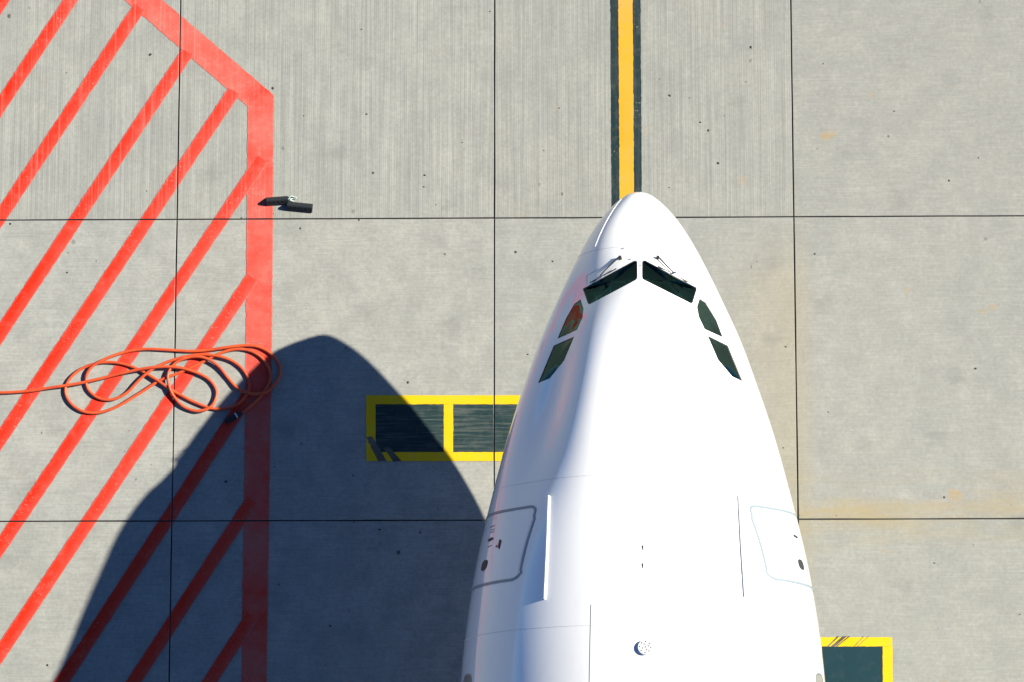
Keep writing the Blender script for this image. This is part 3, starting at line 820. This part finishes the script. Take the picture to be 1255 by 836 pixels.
def slab_wing(name, st):                                            # stations: (x, y_le, chord, z, thickness)
    V, Fc = [], []
    pr = [(0, 0), (.06, .5), (.3, 1), (.6, .75), (1, .03), (.6, -.45), (.3, -.6), (.06, -.4)]
    for (x, yl, ch, z, tk) in st:
        for a, h in pr:
            V.append((x, yl - a * ch, z + h * tk * .5) if name != 'tail_fin' else (x + h * tk * .5, yl - a * ch, z))
    n = len(pr)
    for i in range(len(st) - 1):
        for k in range(n): Fc.append((i * n + k, i * n + (k + 1) % n, (i + 1) * n + (k + 1) % n, (i + 1) * n + k))
    Fc.append(tuple(range(n))); Fc.append(tuple((len(st) - 1) * n + k for k in range(n)))
    o = mesh_obj(name, V, Fc, M_WHITE); b_ = bmesh.new(); b_.from_mesh(o.data); bmesh.ops.recalc_face_normals(b_, faces=b_.faces); b_.to_mesh(o.data); b_.free()
    return padd(o)
for s in (-1, 1):
    slab_wing('wing', [(NX + s * 1.0, NY - 21, 11.5, 3.5, 1.5), (NX + s * 9, NY - 26, 7.5, 4.2, .9), (NX + s * 29.5, NY - 38, 2.5, 6.2, .3)])
    slab_wing('tailplane', [(NX + s * .5, NY - 51, 5.5, 7.0, .6), (NX + s * 9.5, NY - 57, 2.2, 7.9, .2)])
slab_wing('tail_fin', [(NX, NY - 46, 9, 7.2, .8), (NX, NY - 55, 3.4, 16.5, .3)])

# ------------------------------------------------------------------ ground power cable
zc = lambda u, v: (60 + u / 4.048, 380 + v / 4.048)
cab = [(-520, 420), (-400, 412), (-243, 412), (-100, 404), (0, 389), (160, 365), (350, 320), (470, 296), (560, 286), (650, 290), (740, 316), (800, 352), (832, 405), (822, 458), (790, 492), (728, 503),
       (660, 475), (612, 415), (592, 350), (600, 300), (640, 258), (710, 236), (780, 243), (840, 280), (890, 340), (940, 393), (1005, 418), (1078, 410), (1128, 362), (1148, 295),
       (1112, 228), (1050, 188), (985, 178), (900, 186), (800, 200), (700, 206), (590, 200), (480, 196), (380, 210), (285, 244), (215, 285), (186, 335), (196, 395), (245, 438), (312, 446),
       (385, 414), (450, 350), (520, 294), (610, 252), (720, 226), (820, 228), (905, 252), (965, 300), (994, 360), (985, 415), (945, 465), (885, 490), (810, 490), (720, 458), (620, 405),
       (520, 340), (430, 290), (340, 264), (250, 264), (165, 292), (105, 342), (82, 400), (105, 460), (165, 503), (245, 511), (340, 480), (450, 415), (550, 352), (650, 312), (750, 266),
       (850, 216), (930, 196), (1000, 205), (1060, 242), (1096, 300), (1096, 360), (1060, 418), (1010, 470), (975, 500), (945, 518)]
cp = np.array([p for p in catmull([gnd(zc(u, v))[:2] for u, v in cab], 14)])
r_c = .025
seg = np.linalg.norm(np.diff(cp, axis=0), axis=1); arc = np.concatenate([[0], np.cumsum(seg)])
nC = len(cp); zz = np.full(nC, r_c + .008)
need = np.zeros(nC)
D2 = np.linalg.norm(cp[:, None] - cp[None], axis=-1)
for i in range(nC - 1, -1, -1):
    js = np.where((D2[i] < 2.1 * r_c) & (np.abs(arc - arc[i]) > .4) & (np.arange(nC) > i))[0]
    if len(js): zz[i] = max(zz[i], zz[js].max() + 2.15 * r_c)
    # keep the slope gentle for what follows in the loop (earlier = above)
    near = np.abs(arc - arc[i]) < .9
    zz[near] = np.maximum(zz[near], zz[i] - .17 * np.abs(arc[near] - arc[i]))
for _ in range(3):
    pass
zz = r_c + .008 + np.minimum(zz - r_c - .008, .30) * .48
ker = np.exp(-.5 * (np.arange(-9, 10) / 4.0) ** 2); ker /= ker.sum()
zz = np.maximum(np.convolve(np.pad(zz, 9, mode='edge'), ker, 'valid'), r_c + .008)
pc_ = empty('power_cable', gnd(zc(560, 340)))
tag(pc_, 'orange ground power cable lying in loose figure-eight loops on red hatching', 'cable')
V, Fc = tube_geo([(x, y, z) for (x, y), z in zip(cp, zz)], r_c, 12)
o = mesh_obj('cable_sheath', V, Fc, M_CABLE, pc_, True); o.matrix_parent_inverse = Matrix.Translation(-Vector(pc_.location))
e0, e1 = Vector((*cp[-1], zz[-1])), Vector((*cp[-6], zz[-6])); dr = (e0 - e1); dr.z = 0; dr.normalize()
pz = .055; b0_ = Vector((e0.x, e0.y, pz))
V, Fc = tube_geo([b0_ - dr * .05, b0_ + dr * .03, b0_ + dr * .05, b0_ + dr * .20, b0_ + dr * .21, b0_ + dr * .27], [.034, .04, .052, .054, .044, .044], 14)
o = mesh_obj('connector', V, Fc, M_RUBBER, pc_, True); o.matrix_parent_inverse = Matrix.Translation(-Vector(pc_.location))
V, Fc = tube_geo([b0_ + dr * .04 + Vector((0, 0, -.0)), b0_ + dr * .065], .056, 14)
o2 = mesh_obj('collar', V, Fc, M_STEEL, None, True); o2.parent = o

# ------------------------------------------------------------------ wheel chocks
def chock(px_c, ang, L, Wd, Hh, label):
    c_ = gnd(px_c); R_ = Matrix.Rotation(ang, 4, 'Z')
    b_ = bmesh.new()
    sec = [(-Wd / 2, 0), (Wd / 2, 0), (Wd * .46, .03), (Wd * .10, Hh), (-Wd * .10, Hh), (-Wd * .46, .03)]
    ends = []
    for x in (-L / 2, L / 2):
        ends.append([b_.verts.new((x, y, z)) for y, z in sec])
    n = len(sec)
    for k in range(n): b_.faces.new((ends[0][k], ends[1][k], ends[1][(k + 1) % n], ends[0][(k + 1) % n]))
    b_.faces.new(ends[0][::-1]); b_.faces.new(ends[1])
    bmesh.ops.recalc_face_normals(b_, faces=b_.faces)
    bmesh.ops.bevel(b_, geom=list(b_.edges), offset=.008, segments=2, affect='EDGES')
    root = empty('wheel_chock', c_); root.rotation_euler[2] = ang
    tag(root, label, 'wheel chock', 'wheel chocks dropped by the red border')
    bm_obj('block', b_, M_RUBBER, root)
    for x in (-L * .3, -L * .1, L * .1, L * .3):                     # tread ribs on both slopes
        for s in (-1, 1):
            b2 = bmesh.new(); bm_box(b2, (0, 0, 0), (.02, .015, Hh * .75), None, .003)
            bmesh.ops.rotate(b2, cent=(0, 0, 0), matrix=Matrix.Rotation(s * math.atan2(Wd * .36, Hh), 3, 'X'), verts=b2.verts)
            bmesh.ops.translate(b2, vec=(x, s * Wd * .285, Hh * .52), verts=b2.verts)
            bm_obj('rib', b2, M_RUBBER, root)
    return root
ca = chock((340.0, 246.6), math.radians(4), .36, .15, .13, 'black rubber wheel chock lying across the red border line')
cb = chock((367.6, 254.2), math.radians(-6), .42, .16, .13, 'black rubber wheel chock on bare concrete, touching the other chock')
M_ROPE = plain('pale rope', (.42, .55, .52), .8)
rp_ = [gnd(p) for p in ((353.5, 244.5), (356.5, 241.2), (360.5, 241.6), (363.6, 243.4), (359.0, 243.6), (356.0, 245.6), (359.8, 247.2))]
rp_ = catmull([(p[0], p[1], .02 + .012 * (k % 2)) for k, p in enumerate(rp_)], 8)
V, Fc = tube_geo(rp_, .009, 8); o = mesh_obj('rope', V, Fc, M_ROPE, ca, True); o.matrix_parent_inverse = ca.matrix_basis.inverted()

# ------------------------------------------------------------------ loose grit on the pavement
M_GRIT = plain('grit', (.02, .022, .022), .8)
V, Fc = [], []
spots = [(963, 425), (22, 768), (534, 251), (449, 140), (443, 36), (334, 108), (372, 142), (296, 267), (457, 212), (858, 150), (868, 160), (1193, 668), (1150, 770), (1078, 816), (1145, 690), (845, 120), (820, 230), (368, 280), (118, 320), (82, 334), (427, 430), (508, 540), (1015, 505), (960, 549), (1025, 632), (184, 67), (58, 815), (265, 707), (375, 378), (920, 58), (880, 200)]
for p in spots + [(rng.uniform(0, 1255), rng.uniform(0, 836)) for _ in range(70)]:
    c_ = gnd(p); s = rng.uniform(.010, .028); n = 6; a0_ = rng.uniform(0, 6.3); st = rng.uniform(.5, 1.0)
    i0 = len(V)
    for k in range(n):
        a = a0_ + 2 * math.pi * k / n; rr_ = s * rng.uniform(.7, 1.2); V.append((c_[0] + rr_ * math.cos(a), c_[1] + rr_ * st * math.sin(a), .0005))
    V.append((c_[0], c_[1], s * .5)); Fc += [(i0 + k, i0 + (k + 1) % n, i0 + n) for k in range(n)]
gr = mesh_obj('grit', V, Fc, M_GRIT); gr['kind'] = 'stuff'; gr['label'] = 'small dark chips of grit scattered over the concrete'; gr['category'] = 'grit'
